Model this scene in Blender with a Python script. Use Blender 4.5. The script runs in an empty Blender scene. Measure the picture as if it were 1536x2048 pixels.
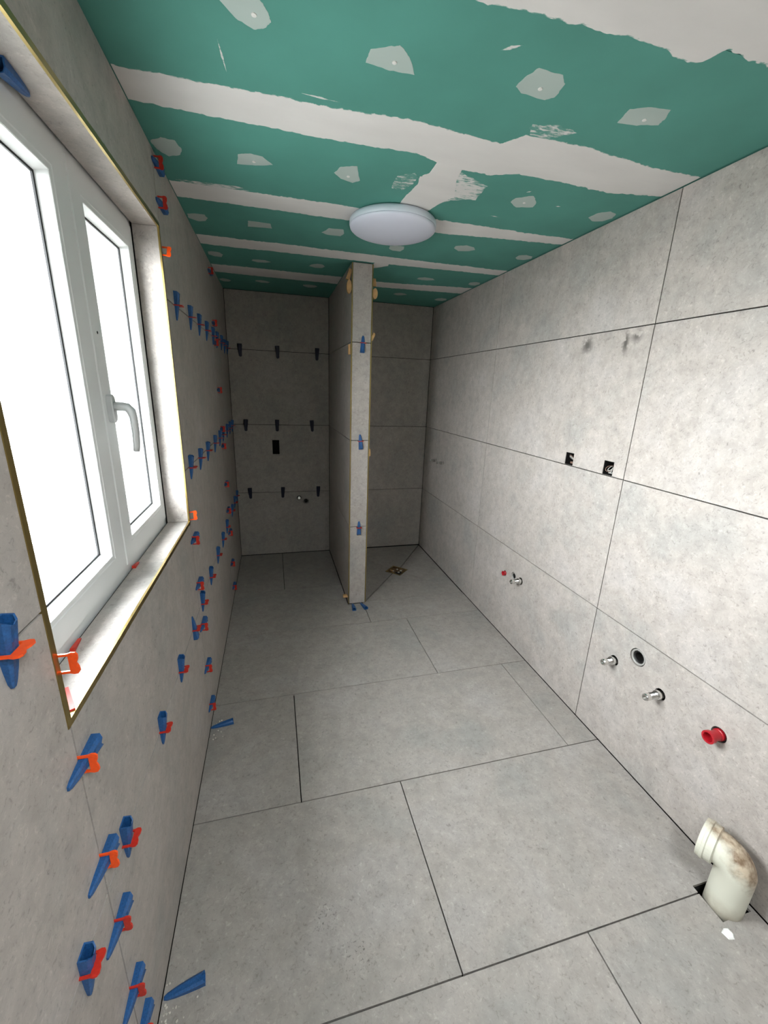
import bpy, bmesh, math, random
from mathutils import Vector, Matrix, noise

scene = bpy.context.scene
COL = scene.collection

# ------------------------------------------------------------------ camera
CAM = Vector((0.0, 0.0, 1.5288))
RIGHT = Vector((0.9672757, -0.2513420, 0.0347127))
DOWN = Vector((-0.0396272, -0.2847809, -0.9577732))
FWD = Vector((0.2506141, 0.9250552, -0.2854216))
cam_d = bpy.data.cameras.new('camera')
cam_d.sensor_fit = 'VERTICAL'
cam_d.sensor_height = 24.0
cam_d.lens = 823.886 / 2048.0 * 24.0
cam_d.clip_start = 0.02
cam = bpy.data.objects.new('camera', cam_d)
COL.objects.link(cam)
m = Matrix((RIGHT, -DOWN, -FWD)).transposed().to_4x4()
m.translation = CAM
cam.matrix_world = m
scene.camera = cam

# ------------------------------------------------------------------ light
SKY = 57.0
world = bpy.data.worlds.new('overcast_sky')
scene.world = world
world.use_nodes = True
bg = world.node_tree.nodes['Background']
# hazy white sky, brightest low down, dull ground below
_wn, _wl = world.node_tree.nodes, world.node_tree.links
_tc = _wn.new('ShaderNodeTexCoord')
_sx = _wn.new('ShaderNodeSeparateXYZ')
_wl.new(_tc.outputs['Generated'], _sx.inputs[0])
_ma = _wn.new('ShaderNodeMath'); _ma.operation = 'MULTIPLY_ADD'
_ma.inputs[1].default_value = 0.5; _ma.inputs[2].default_value = 0.5
_wl.new(_sx.outputs['Z'], _ma.inputs[0])
_cr = _wn.new('ShaderNodeValToRGB')
_el = _cr.color_ramp.elements
_el[0].position = 0.0; _el[0].color = (.10, .10, .095, 1)
_el[1].position = 1.0; _el[1].color = (1.0, 1.03, 1.06, 1)
for _p, _c in ((.33, (.20, .20, .195, 1)), (.475, (.70, .71, .71, 1)), (.55, (.97, .99, 1.0, 1)), (.72, (.98, 1.0, 1.02, 1))):
    _e = _el.new(_p); _e.color = _c
_wl.new(_ma.outputs[0], _cr.inputs[0])
_wl.new(_cr.outputs[0], bg.inputs[0])
bg.inputs[1].default_value = SKY
scene.view_settings.view_transform = 'Standard'
scene.view_settings.look = 'None'
scene.view_settings.gamma = 1.0
scene.view_settings.use_curve_mapping = False
scene.view_settings.exposure = 0.0
scene.cycles.max_bounces = 8
scene.cycles.diffuse_bounces = 6
scene.cycles.glossy_bounces = 3
scene.cycles.caustics_reflective = False
scene.cycles.caustics_refractive = False
scene.cycles.use_adaptive_sampling = True
scene.cycles.adaptive_threshold = 0.15
scene.cycles.use_light_tree = False
scene.cycles.use_denoising = True

# ------------------------------------------------------------------ room sizes
XL, XR, YB, H = -0.338, 1.404, 3.760, 2.239
YR = -0.95                                  # wall behind the camera
WIN = (0.650, 1.690, 1.000, 2.012)          # visible window opening: y0 y1 z0 z1
REV = 0.080                                 # reveal depth, tile face to window frame
PX0, PX1, PY = 0.4815, 0.608, 2.687         # partition
ROWS = (0.6, 1.2, 1.8)
TT = 0.010                                  # tile thickness
GAP = 0.0042

# light portal: tells the renderer where daylight enters
pl = bpy.data.lights.new('window_daylight', 'AREA')
pl.shape = 'RECTANGLE'
pl.size = 1.06
pl.size_y = 1.04
pl.cycles.is_portal = True
po = bpy.data.objects.new('window_daylight', pl)
po.location = (XL - 0.37, 1.17, 1.506)
po.rotation_euler = (math.pi / 2, 0, -math.pi / 2)
COL.objects.link(po)


pl2 = pl.copy()  # portal for the added skylight, a fill source out of view
pl2.size = .55
pl2.size_y = .65
po2 = bpy.data.objects.new('added_skylight_portal', pl2)
po2.location = (.495, -.425, H + .16)
po2.rotation_euler = (0, 0, 0)
COL.objects.link(po2)


# ------------------------------------------------------------------ helpers
def lin(r, g, b):
    f = lambda c: (c / 255 / 12.92) if c / 255 <= 0.04045 else ((c / 255 + 0.055) / 1.055) ** 2.4
    return (f(r), f(g), f(b), 1.0)


def new_mat(name):
    mt = bpy.data.materials.new(name)
    mt.use_nodes = True
    nt = mt.node_tree
    b = nt.nodes['Principled BSDF']
    return mt, nt, b


def simple(name, col, rough=0.5, metal=0.0, spec=0.5, bump=0.0, bscale=200, var=0.0, trans=0.0):
    mt, nt, b = new_mat(name)
    b.inputs['Base Color'].default_value = col
    b.inputs['Roughness'].default_value = rough
    b.inputs['Metallic'].default_value = metal
    b.inputs['Specular IOR Level'].default_value = spec
    if trans:
        b.inputs['Transmission Weight'].default_value = trans
    if bump or var:
        tc = nt.nodes.new('ShaderNodeTexCoord')
        n = nt.nodes.new('ShaderNodeTexNoise')
        n.inputs['Scale'].default_value = bscale
        n.inputs['Detail'].default_value = 5
        nt.links.new(tc.outputs['Object'], n.inputs['Vector'])
        if bump:
            bp = nt.nodes.new('ShaderNodeBump')
            bp.inputs['Strength'].default_value = bump
            bp.inputs['Distance'].default_value = 0.001
            nt.links.new(n.outputs['Fac'], bp.inputs['Height'])
            nt.links.new(bp.outputs['Normal'], b.inputs['Normal'])
        if var:
            cr = nt.nodes.new('ShaderNodeValToRGB')
            cr.color_ramp.elements[0].position = 0.3
            cr.color_ramp.elements[1].position = 0.7
            cr.color_ramp.elements[0].color = tuple(c * (1 - var) for c in col[:3]) + (1,)
            cr.color_ramp.elements[1].color = tuple(min(1, c * (1 + var)) for c in col[:3]) + (1,)
            nt.links.new(n.outputs['Fac'], cr.inputs['Fac'])
            nt.links.new(cr.outputs['Color'], b.inputs['Base Color'])
    return mt


def mk(name, bm, mat, parent=None, smooth=False, recalc=True):
    if recalc:
        bmesh.ops.recalc_face_normals(bm, faces=bm.faces)
    me = bpy.data.meshes.new(name)
    bm.to_mesh(me)
    bm.free()
    if smooth:
        for p in me.polygons:
            p.use_smooth = True
    return mo(name, me, mat, parent)


def mo(name, me, mat, parent=None):
    if mat is not None and not me.materials:
        me.materials.append(mat)
    o = bpy.data.objects.new(name, me)
    COL.objects.link(o)
    o.parent = parent
    return o


def tag(o, label, cat, group=None, kind=None):
    o['label'] = label
    o['category'] = cat
    if group:
        o['group'] = group
    if kind:
        o['kind'] = kind
    return o


def empty(name, loc, label, cat, group=None, kind=None):
    o = bpy.data.objects.new(name, None)
    o.empty_display_size = 0.05
    o.location = loc
    COL.objects.link(o)
    return tag(o, label, cat, group, kind)


def box(bm, x0, x1, y0, y1, z0, z1):
    v = [bm.verts.new((x, y, z)) for z in (z0, z1) for y in (y0, y1) for x in (x0, x1)]
    for f in ((0, 1, 3, 2), (4, 6, 7, 5), (0, 4, 5, 1), (2, 3, 7, 6), (0, 2, 6, 4), (1, 5, 7, 3)):
        bm.faces.new([v[i] for i in f])
    return v


def loft(bm, rings, cap0=True, cap1=True, closed=True):
    vs = [[bm.verts.new(p) for p in r] for r in rings]
    n = len(rings[0])
    for a, b in zip(vs, vs[1:]):
        for i in range(n if closed else n - 1):
            j = (i + 1) % n
            bm.faces.new((a[i], a[j], b[j], b[i]))
    if cap0:
        bm.faces.new(vs[0][::-1])
    if cap1:
        bm.faces.new(vs[-1])
    return vs


def lathe(bm, prof, axis_o, axis_d, n=24, cap0=True, cap1=True):
    """prof: list of (r, t) along axis."""
    d = Vector(axis_d).normalized()
    a = d.orthogonal().normalized()
    b = d.cross(a)
    o = Vector(axis_o)
    rings = []
    for r, t in prof:
        rings.append([o + d * t + (a * math.cos(2 * math.pi * i / n) + b * math.sin(2 * math.pi * i / n)) * r for i in range(n)])
    return loft(bm, rings, cap0, cap1)


def tube(bm, pts, rad, n=10, cap=True):
    pts = [Vector(p) for p in pts]
    rings = []
    ref = None
    for i, p in enumerate(pts):
        t = (pts[min(i + 1, len(pts) - 1)] - pts[max(i - 1, 0)]).normalized()
        if ref is None:
            ref = t.orthogonal().normalized()
        a = (ref - t * ref.dot(t)).normalized()
        ref = a
        b = t.cross(a)
        r = rad[i] if isinstance(rad, (list, tuple)) else rad
        rings.append([p + (a * math.cos(2 * math.pi * k / n) + b * math.sin(2 * math.pi * k / n)) * r for k in range(n)])
    return loft(bm, rings, cap, cap)


# planes: map (u, v, w) -> xyz, w = height out of the surface (towards the room)
def P_left(u, v, w): return (XL + w, u, v)
def P_right(u, v, w): return (XR - w, u, v)
def P_back(u, v, w): return (u, YB - w, v)
def P_rear(u, v, w): return (u, YR + w, v)
def P_floor(u, v, w): return (u, v, w)
def P_ceil(u, v, w): return (u, v, H - w)
def P_pfront(u, v, w): return (u, PY - w, v)
def P_pleft(u, v, w): return (PX0 - w, u, v)
def P_pright(u, v, w): return (PX1 + w, u, v)


def slab(name, plane, rect, w0, w1, mat, parent=None, holes=(), circs=()):
    """flat plate between heights w0 (back) and w1 (front) with rectangular and round holes cut through."""
    u0, u1, v0, v1 = rect
    bm = bmesh.new()
    cs = [(cu, cv, r) for cu, cv, r in circs if u0 < cu < u1 and v0 < cv < v1]
    sq = [(cu - 1.35 * r, cu + 1.35 * r, cv - 1.35 * r, cv + 1.35 * r) for cu, cv, r in cs]
    hs = []
    for h in holes:
        a, b, c, d = max(h[0], u0), min(h[1], u1), max(h[2], v0), min(h[3], v1)
        if b - a > 1e-5 and d - c > 1e-5:
            hs.append((a, b, c, d))
    us = sorted(set([u0, u1] + [x for h in hs + sq for x in h[:2]]))
    vs = sorted(set([v0, v1] + [x for h in hs + sq for x in h[2:]]))
    def inside(u, v, rs):
        return any(r[0] < u < r[1] and r[2] < v < r[3] for r in rs)
    nu, nv = len(us) - 1, len(vs) - 1
    keep = {}
    for i in range(nu):
        for j in range(nv):
            cu, cv = (us[i] + us[i + 1]) / 2, (vs[j] + vs[j + 1]) / 2
            keep[i, j] = 0 if inside(cu, cv, hs) else (2 if inside(cu, cv, sq) else 1)
    cache = {}
    def V(u, v, w):
        k = (round(u, 6), round(v, 6), round(w, 6))
        if k not in cache:
            cache[k] = bm.verts.new(plane(u, v, w))
        return cache[k]
    def F(*p):
        try:
            bm.faces.new([V(*q) for q in p])
        except ValueError:
            pass
    for (i, j), k in keep.items():
        if k != 1:
            continue
        a, b, c, d = us[i], us[i + 1], vs[j], vs[j + 1]
        F((a, c, w1), (b, c, w1), (b, d, w1), (a, d, w1))
        F((a, c, w0), (a, d, w0), (b, d, w0), (b, c, w0))
        if not keep.get((i - 1, j), 0): F((a, c, w0), (a, c, w1), (a, d, w1), (a, d, w0))
        if not keep.get((i + 1, j), 0): F((b, c, w0), (b, d, w0), (b, d, w1), (b, c, w1))
        if not keep.get((i, j - 1), 0): F((a, c, w0), (b, c, w0), (b, c, w1), (a, c, w1))
        if not keep.get((i, j + 1), 0): F((a, d, w0), (a, d, w1), (b, d, w1), (b, d, w0))
    for cu, cv, r in cs:
        n = 24
        ci, so = [], []
        for k in range(n):
            t = 2 * math.pi * k / n
            c, s = math.cos(t), math.sin(t)
            ci.append((cu + r * c, cv + r * s))
            q = 1.35 * r / max(abs(c), abs(s))
            so.append((cu + q * c, cv + q * s))
        for k in range(n):
            l = (k + 1) % n
            F((*so[k], w1), (*so[l], w1), (*ci[l], w1), (*ci[k], w1))
            F((*so[k], w0), (*ci[k], w0), (*ci[l], w0), (*so[l], w0))
            F((*ci[k], w1), (*ci[l], w1), (*ci[l], w0), (*ci[k], w0))
    return mk(name, bm, mat, parent)


# ------------------------------------------------------------------ materials
def tile_material(name, base, rough, contrast=1.0, stains=(), bump=0.5):
    mt, nt, b = new_mat(name)
    N, L = nt.nodes, nt.links
    geo = N.new('ShaderNodeNewGeometry')
    oi = N.new('ShaderNodeObjectInfo')
    off = N.new('ShaderNodeVectorMath'); off.operation = 'SCALE'
    off.inputs[0].default_value = (7.3, 3.1, 5.7)
    mul = N.new('ShaderNodeMath'); mul.operation = 'MULTIPLY'; mul.inputs[1].default_value = 20
    L.new(oi.outputs['Random'], mul.inputs[0]); L.new(mul.outputs[0], off.inputs['Scale'])
    add = N.new('ShaderNodeVectorMath'); add.operation = 'ADD'
    L.new(geo.outputs['Position'], add.inputs[0]); L.new(off.outputs[0], add.inputs[1])
    pos = add.outputs[0]

    def nz(scale, detail=4, rough_=0.55, dist=0.0):
        n = N.new('ShaderNodeTexNoise')
        n.inputs['Scale'].default_value = scale
        n.inputs['Detail'].default_value = detail
        n.inputs['Roughness'].default_value = rough_
        n.inputs['Distortion'].default_value = dist
        L.new(pos, n.inputs['Vector'])
        return n.outputs['Fac']

    def ramp(fac, stops):
        r = N.new('ShaderNodeValToRGB')
        els = r.color_ramp.elements
        while len(els) < len(stops):
            els.new(0.5)
        for e, (p, c) in zip(els, stops):
            e.position = p; e.color = c
        L.new(fac, r.inputs['Fac'])
        return r.outputs['Color']

    def mix(t, f, a, c, clampf=True):
        x = N.new('ShaderNodeMix'); x.data_type = 'RGBA'; x.blend_type = t
        if isinstance(f, float): x.inputs[0].default_value = f
        else: L.new(f, x.inputs[0])
        for s, q in ((6, a), (7, c)):
            if isinstance(q, tuple): x.inputs[s].default_value = q
            else: L.new(q, x.inputs[s])
        return x.outputs[2]

    k = contrast
    g = lambda v, tr=0, tg=0, tb=0: (base[0] * v * (1 + tr), base[1] * v * (1 + tg), base[2] * v * (1 + tb), 1)
    # big soft clouds, warm to cool
    c1 = ramp(nz(3.2, 3, 0.62, 0.2), [(0.30, g(1 - .09 * k, -.02, .01, .015)), (0.5, g(1.0, .02, 0, -.02)), (0.7, g(1 + .08 * k, .0, .0, .01))])
    # medium mottling
    c2 = ramp(nz(21, 3, 0.7, 0.3), [(0.34, (1 - .10 * k,) * 3 + (1,)), (0.5, (1, 1, 1, 1)), (0.66, (1 + .09 * k,) * 3 + (1,))])
    col = mix('MULTIPLY', 1.0, c1, c2)
    # fine worn flecks
    fl = nz(85, 4, 0.72, 0.9)
    c3 = ramp(fl, [(0.30, (1 - .34 * k, 1 - .34 * k, 1 - .35 * k, 1)), (0.44, (1, 1, 1, 1)), (0.57, (1, 1, 1, 1)), (0.72, (1 + .30 * k,) * 3 + (1,))])
    col = mix('MULTIPLY', 1.0, col, c3)
    nn = None
    if stains:
        nn = N.new('ShaderNodeTexNoise'); nn.inputs['Scale'].default_value = stains[0][7]; nn.inputs['Detail'].default_value = 2
        L.new(geo.outputs['Position'], nn.inputs['Vector'])
    for (sx, sy, sz, rx, ry, rz, amt, scl, thr) in stains:
        sub = N.new('ShaderNodeVectorMath'); sub.operation = 'SUBTRACT'
        L.new(geo.outputs['Position'], sub.inputs[0]); sub.inputs[1].default_value = (sx, sy, sz)
        dv = N.new('ShaderNodeVectorMath'); dv.operation = 'DIVIDE'
        L.new(sub.outputs[0], dv.inputs[0]); dv.inputs[1].default_value = (rx, ry, rz)
        ln = N.new('ShaderNodeVectorMath'); ln.operation = 'LENGTH'
        L.new(dv.outputs[0], ln.inputs[0])
        mr = N.new('ShaderNodeMapRange'); mr.inputs[1].default_value = 1.0; mr.inputs[2].default_value = 0.2
        L.new(ln.outputs['Value'], mr.inputs[0])
        m2 = N.new('ShaderNodeMapRange'); m2.inputs[1].default_value = thr; m2.inputs[2].default_value = thr + .06
        m2.inputs[4].default_value = amt
        L.new(nn.outputs['Fac'], m2.inputs[0])
        mm = N.new('ShaderNodeMath'); mm.operation = 'MULTIPLY'
        L.new(mr.outputs[0], mm.inputs[0]); L.new(m2.outputs[0], mm.inputs[1])
        col = mix('MIX', mm.outputs[0], col, (0.05, 0.045, 0.04, 1))
    L.new(col, b.inputs['Base Color'])
    b.inputs['Specular IOR Level'].default_value = 0.45
    rr = N.new('ShaderNodeMapRange'); rr.inputs[3].default_value = rough - .08; rr.inputs[4].default_value = rough + .1
    L.new(fl, rr.inputs[0]); L.new(rr.outputs[0], b.inputs['Roughness'])
    bp = N.new('ShaderNodeBump'); bp.inputs['Strength'].default_value = bump; bp.inputs['Distance'].default_value = 0.0016
    L.new(fl, bp.inputs['Height'])
    L.new(bp.outputs['Normal'], b.inputs['Normal'])
    return mt


TILE_BASE = lin(166, 160, 155)
M = {}
M['tile_wall'] = tile_material('tile_wall', TILE_BASE, 0.5, 1.0)
M['tile_right'] = tile_material('tile_wall_smudged', TILE_BASE, 0.5, 1.1, stains=(
    (XR, 1.728, 1.752, .05, .042, .046, .8, 30, .41), (XR, 1.505, 1.745, .05, .022, .058, .85, 30, .42),
    (XR, 1.455, 1.765, .05, .038, .032, .7, 30, .44), (XR, 1.60, 1.76, .05, .03, .02, .4, 30, .5)))
M['tile_floor'] = tile_material('tile_floor', tuple(c * .80 for c in lin(166, 161, 156)), 0.42, 1.05, stains=(
    (0.09, 0.845, 0, .05, .06, .05, .8, 140, .60), (0.17, 0.735, 0, .07, .06, .05, .8, 140, .60), (1.0, 1.0, 0, .3, .3, .05, .4, 140, .72)))
M['bed'] = simple('adhesive_bed', lin(24, 22, 20), 0.9)
M['render'] = simple('wall_render', lin(120, 116, 110), 0.9, bump=.4)
M['rearwall'] = simple('rear_wall_paint', lin(150, 146, 140), 0.8)
M['dimmed_render'] = simple('outer_render', lin(130, 130, 128), .9)  # kept grey so the outer jambs bounce less light inwards
M['pvc_white'] = simple('white_upvc', lin(226, 228, 228), 0.35)
M['gasket'] = simple('black_gasket', lin(18, 20, 22), 0.6)
M['handle'] = simple('handle_metal', lin(196, 198, 198), 0.4, metal=0.25)
M['gold'] = simple('brushed_brass', lin(168, 148, 92), 0.34, metal=1.0, bump=.15, bscale=900)
M['lamp'] = simple('opal_diffuser', lin(214, 218, 232), 0.45)
M['lamp_rim'] = simple('lamp_rim', lin(206, 216, 226), 0.4)
M['wedge'] = simple('blue_plastic', lin(32, 82, 136), 0.42, bump=.2, bscale=300, var=.25)
M['wedge_dark'] = simple('navy_plastic', lin(12, 17, 44), 0.5, bump=.2, bscale=300, var=.2)
M['clip'] = simple('red_plastic', lin(196, 44, 28), 0.42, var=.15, bscale=200)
M['clip_orange'] = simple('orange_plastic', lin(250, 84, 22), 0.38, var=.08, bscale=200)
M['chrome'] = simple('chrome', lin(222, 221, 218), 0.17, metal=1.0)
M['rubber'] = simple('black_rubber', lin(22, 21, 20), 0.55)
M['greypvc'] = simple('grey_plastic', lin(150, 148, 144), 0.45)
M['redcap'] = simple('red_cap', lin(160, 22, 34), 0.35)
M['black_box'] = simple('black_box', lin(16, 15, 14), 0.85, spec=.2)
M['cable_w'] = simple('pale_cable', lin(190, 188, 182), 0.5)
M['cable_k'] = simple('black_cable', lin(28, 28, 28), 0.45)
M['copper'] = simple('brown_wire', lin(112, 88, 76), 0.5)
M['wood'] = simple('wood_shim', lin(182, 144, 96), 0.7, var=.18, bscale=40)
M['drain_in'] = simple('drain_grime', lin(96, 74, 46), 0.6, var=.6, bscale=60)
M['crumb'] = simple('mortar', lin(196, 190, 180), 0.9, var=.2, bscale=90)


def glass_mat():
    mt = bpy.data.materials.new('window_glass')
    mt.use_nodes = True
    nt = mt.node_tree
    nt.nodes.clear()
    o = nt.nodes.new('ShaderNodeOutputMaterial')
    t = nt.nodes.new('ShaderNodeBsdfTransparent'); t.inputs[0].default_value = (.95, .98, .98, 1)
    g = nt.nodes.new('ShaderNodeBsdfGlossy'); g.inputs['Roughness'].default_value = .02
    x = nt.nodes.new('ShaderNodeMixShader')
    # two panes: most light is turned away at grazing incidence
    fr = nt.nodes.new('ShaderNodeFresnel'); fr.inputs['IOR'].default_value = 1.5
    om = nt.nodes.new('ShaderNodeMath'); om.operation = 'SUBTRACT'; om.inputs[0].default_value = 1.0
    nt.links.new(fr.outputs[0], om.inputs[1])
    pw = nt.nodes.new('ShaderNodeMath'); pw.operation = 'POWER'; pw.inputs[1].default_value = 3.2
    nt.links.new(om.outputs[0], pw.inputs[0])
    o2 = nt.nodes.new('ShaderNodeMath'); o2.operation = 'SUBTRACT'; o2.inputs[0].default_value = 1.0
    nt.links.new(pw.outputs[0], o2.inputs[1]); nt.links.new(o2.outputs[0], x.inputs[0])
    nt.links.new(t.outputs[0], x.inputs[1]); nt.links.new(g.outputs[0], x.inputs[2]); nt.links.new(x.outputs[0], o.inputs[0])
    return mt


M['glass'] = glass_mat()

GREEN = lin(84, 150, 138)
PLASTER = lin(224, 222, 220)


def board_mat():
    mt, nt, b = new_mat('green_plasterboard')
    tc = nt.nodes.new('ShaderNodeNewGeometry')
    n = nt.nodes.new('ShaderNodeTexNoise'); n.inputs['Scale'].default_value = 5; n.inputs['Detail'].default_value = 6
    nt.links.new(tc.outputs['Position'], n.inputs['Vector'])
    r = nt.nodes.new('ShaderNodeValToRGB')
    r.color_ramp.elements[0].position = .3; r.color_ramp.elements[1].position = .7
    r.color_ramp.elements[0].color = tuple(c * .93 for c in GREEN[:3]) + (1,)
    r.color_ramp.elements[1].color = tuple(c * 1.07 for c in GREEN[:3]) + (1,)
    nt.links.new(n.outputs['Fac'], r.inputs[0]); nt.links.new(r.outputs[0], b.inputs['Base Color'])
    b.inputs['Roughness'].default_value = .8
    return mt


def plaster_mat(name, cover, feather, nscale=60):
    """joint compound; the vertex value 'cov' runs 0 at the ragged rim to 1 inside, where the board shows through less."""
    mt, nt, b = new_mat(name)
    N, L = nt.nodes, nt.links
    at = N.new('ShaderNodeAttribute'); at.attribute_name = 'cov'
    geo = N.new('ShaderNodeNewGeometry')
    mp = N.new('ShaderNodeMapping'); mp.inputs['Scale'].default_value = (.45, 1.3, 1)
    mp.inputs['Rotation'].default_value = (0, 0, .25)
    L.new(geo.outputs['Position'], mp.inputs[0])
    n = N.new('ShaderNodeTexNoise'); n.inputs['Scale'].default_value = nscale; n.inputs['Detail'].default_value = 6; n.inputs['Roughness'].default_value = .7
    L.new(mp.outputs[0], n.inputs['Vector'])
    s = N.new('ShaderNodeMath'); s.operation = 'MULTIPLY_ADD'; s.inputs[1].default_value = feather; 
    L.new(at.outputs['Fac'], s.inputs[0]); L.new(n.outputs['Fac'], s.inputs[2])
    mr = N.new('ShaderNodeMapRange'); mr.inputs[1].default_value = .5; mr.inputs[2].default_value = .62; mr.inputs[3].default_value = 0.04; mr.inputs[4].default_value = cover
    L.new(s.outputs[0], mr.inputs[0])
    n2 = N.new('ShaderNodeTexNoise'); n2.inputs['Scale'].default_value = 9; n2.inputs['Detail'].default_value = 5
    L.new(mp.outputs[0], n2.inputs['Vector'])
    r = N.new('ShaderNodeValToRGB')
    r.color_ramp.elements[0].position = .3; r.color_ramp.elements[1].position = .7
    r.color_ramp.elements[0].color = tuple(c * .95 for c in PLASTER[:3]) + (1,); r.color_ramp.elements[1].color = tuple(c * 1.03 for c in PLASTER[:3]) + (1,)
    L.new(n2.outputs['Fac'], r.inputs[0])
    x = N.new('ShaderNodeMix'); x.data_type = 'RGBA'
    L.new(mr.outputs[0], x.inputs[0]); x.inputs[6].default_value = GREEN; L.new(r.outputs[0], x.inputs[7])
    L.new(x.outputs[2], b.inputs['Base Color'])
    b.inputs['Roughness'].default_value = .85
    return mt


M['board'] = board_mat()
M['compound'] = plaster_mat('joint_compound', 1.0, 0.75)
M['patch'] = plaster_mat('thin_filler', 0.54, 1.0, 90)
M['smear'] = plaster_mat('dry_brushed_filler', 0.95, 0.16, 55)
M['spot'] = simple('filler_dot', lin(226, 226, 222), .8)

# ================================================================== SETTING
# ---- things that pierce the walls: sockets, pipes (holes are cut where they stand)
SOCK_R = [(1.696, 1.754, 1.2025, 1.262), (1.443, 1.500, 1.2025, 1.2635)]
CIRC_R = [(3.45, .933, .014), (3.28, .937, .014), (2.148, .421, .017), (2.052, .445, .024), (1.975, .448, .022),
          (1.233, .425, .022), (1.130, .513, .037), (1.005, .435, .023), (.784, .457, .026)]
BOX_B = [(-.018, .041, .946, 1.069)]
CIRC_B = [(.201, .538, .022), (.263, .508, .027)]


def wall_tiles(parent, plane, ucuts, mat, holes=(), circs=(), bottom=.0035, top=H - .005, rows=ROWS):
    zs = [bottom - GAP / 2] + list(rows) + [top + GAP / 2]
    for i in range(len(ucuts) - 1):
        for j in range(len(zs) - 1):
            r = (ucuts[i] + GAP / 2, ucuts[i + 1] - GAP / 2, zs[j] + GAP / 2, zs[j + 1] - GAP / 2)
            if any(h[0] <= r[0] and h[1] >= r[1] and h[2] <= r[2] and h[3] >= r[3] for h in holes):
                continue
            slab('tile', plane, r, -TT, 0, mat, parent, holes, circs)


# floor
floor = slab('floor', P_floor, (XL - .05, XR + .05, YR - .05, YB + .05), -.2, -.024, M['bed'], None,
             holes=[(1.271, 1.388, .549, .648)])
slab('screed', P_floor, (XL - .05, XR + .05, YR - .05, YB + .05), -.3, -.2, M['bed'], floor)
tag(floor, 'floor of large grey stone look tiles with dark open joints', 'floor', kind='structure')
L0, LA, LB, LC, LD = .6275, 1.2252, 1.8212, 2.4144, 2.705
LE = 3.008
LZ = L0 - .5975
g2 = GAP / 2
PIPE_HOLE = (1.272, 1.388, .549, .648)
x0f, x1f = XL + .002, XR - .003


def ftile(u0, u1, v0, v1, holes=()):
    slab('tile', P_floor, (max(u0 + g2, x0f), min(u1 - g2, x1f), v0 + g2, v1 - g2), -TT, 0, M['tile_floor'], floor, holes)


for v0, v1, cuts in ((YR, LZ - .0, (XL, .44, XR)), (LZ, L0, (XL, .846, XR)), (L0, LA, (XL, .4416, XR)), (LA, LB, (XL, .0457, 1.2435, XR)),
                     (LB, LC, (XL, .843, XR))):
    for a, b in zip(cuts, cuts[1:]):
        ftile(a, b, v0, v1, [PIPE_HOLE])
ftile(XL, .59, LC, LE, [(PX0 - .004, .62, PY - .004, LE + .1)])
ftile(.59, XR, LC, LD)
ftile(XL, .0315, LE, YB - .004)
ftile(.0315, PX0 - .002, LE, YB - .004)
# shower tray: four tiles mitred to the drain, falling towards it
DC = Vector((1.004, 3.21, -.009))
dr = .106
quad = [Vector((PX1 + .004, LD + .002, 0)), Vector((XR - .006, LD + .002, 0)), Vector((XR - .006, YB - .008, 0)), Vector((PX1 + .004, YB - .008, 0))]
dtip = [DC + Vector((0, -dr, 0)), DC + Vector((dr, 0, 0)), DC + Vector((0, dr, 0)), DC + Vector((-dr, 0, 0))]
for i in range(4):
    a, b = quad[i], quad[(i + 1) % 4]
    tip = dtip[i]
    # edge midpoints of the rotated drain square next to this tile
    pa = DC + (dtip[i] + dtip[(i - 1) % 4] - 2 * DC) * .5
    pb = DC + (dtip[i] + dtip[(i + 1) % 4] - 2 * DC) * .5
    pts = [a, b, pb, tip, pa]
    c = sum(pts, Vector()) / 5
    mid = (a + b) * .5
    ed = (b - a).normalized()
    ga, gb = (.0065 if i in (0, 2) else .0016), (.0065 if (i + 1) % 4 in (0, 2) else .0016)
    sh = [a + ed * ga, b - ed * gb, pb - ed * gb * .6 + (mid - DC).normalized() * .001, tip + (mid - DC).normalized() * .002, pa + ed * ga * .6 + (mid - DC).normalized() * .001]
    bm = bmesh.new()
    loft(bm, [[p - Vector((0, 0, TT)) for p in sh], sh])
    mk('tile', bm, M['tile_floor'], floor)

# left wall with window opening
ex = .012
WH = (WIN[0] - ex, WIN[1] + ex, WIN[2] - ex, WIN[3] + ex)
wl = slab('wall_left', P_left, (YR - .1, YB + .1, -.05, H + .05), -.155, -.012, M['bed'], None, holes=[WH])
tag(wl, 'left wall of large grey tiles with the white window in it', 'wall', kind='structure')
VJ = (-.55, .647, 1.705, 2.92)
tw = [(WIN[0] - .009, WIN[1] + .009, WIN[2] - .009, WIN[3] + .009)]
wall_tiles(wl, P_left, (YR, .647), M['tile_wall'], tw)
# tiles under and over the window, and beyond
wall_tiles(wl, P_left, (.647, 1.705), M['tile_wall'], [(WIN[0] - .009, WIN[1] + .0165, WIN[2] - .009, WIN[3] + .009)])
wall_tiles(wl, P_left, (1.705, 2.92), M['tile_wall'], tw)
wall_tiles(wl, P_left, (2.92, YB - .001), M['tile_wall'])
# tiled reveal
def Bx(name, x0, x1, y0, y1, z0, z1, mat, parent):
    bm = bmesh.new(); box(bm, x0, x1, y0, y1, z0, z1)
    return mk(name, bm, mat, parent)
rx0, rx1 = XL - REV + .002, XL - .0015
Bx('sill_tile', rx0, rx1, WIN[0] - .006, WIN[1] + .008, WIN[2] - .009, WIN[2], M['tile_wall'], wl)
Bx('reveal_tile', rx0, rx1, WIN[0] - .006, WIN[1] + .008, WIN[3], WIN[3] + .009, M['tile_wall'], wl)
Bx('reveal_tile', rx0, rx1, WIN[1], WIN[1] + .009, WIN[2] + .001, WIN[3] - .001, M['tile_wall'], wl)
Bx('reveal_tile', rx0, rx1, WIN[0] - .009, WIN[0], WIN[2] + .001, WIN[3] - .001, M['tile_wall'], wl)

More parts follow.
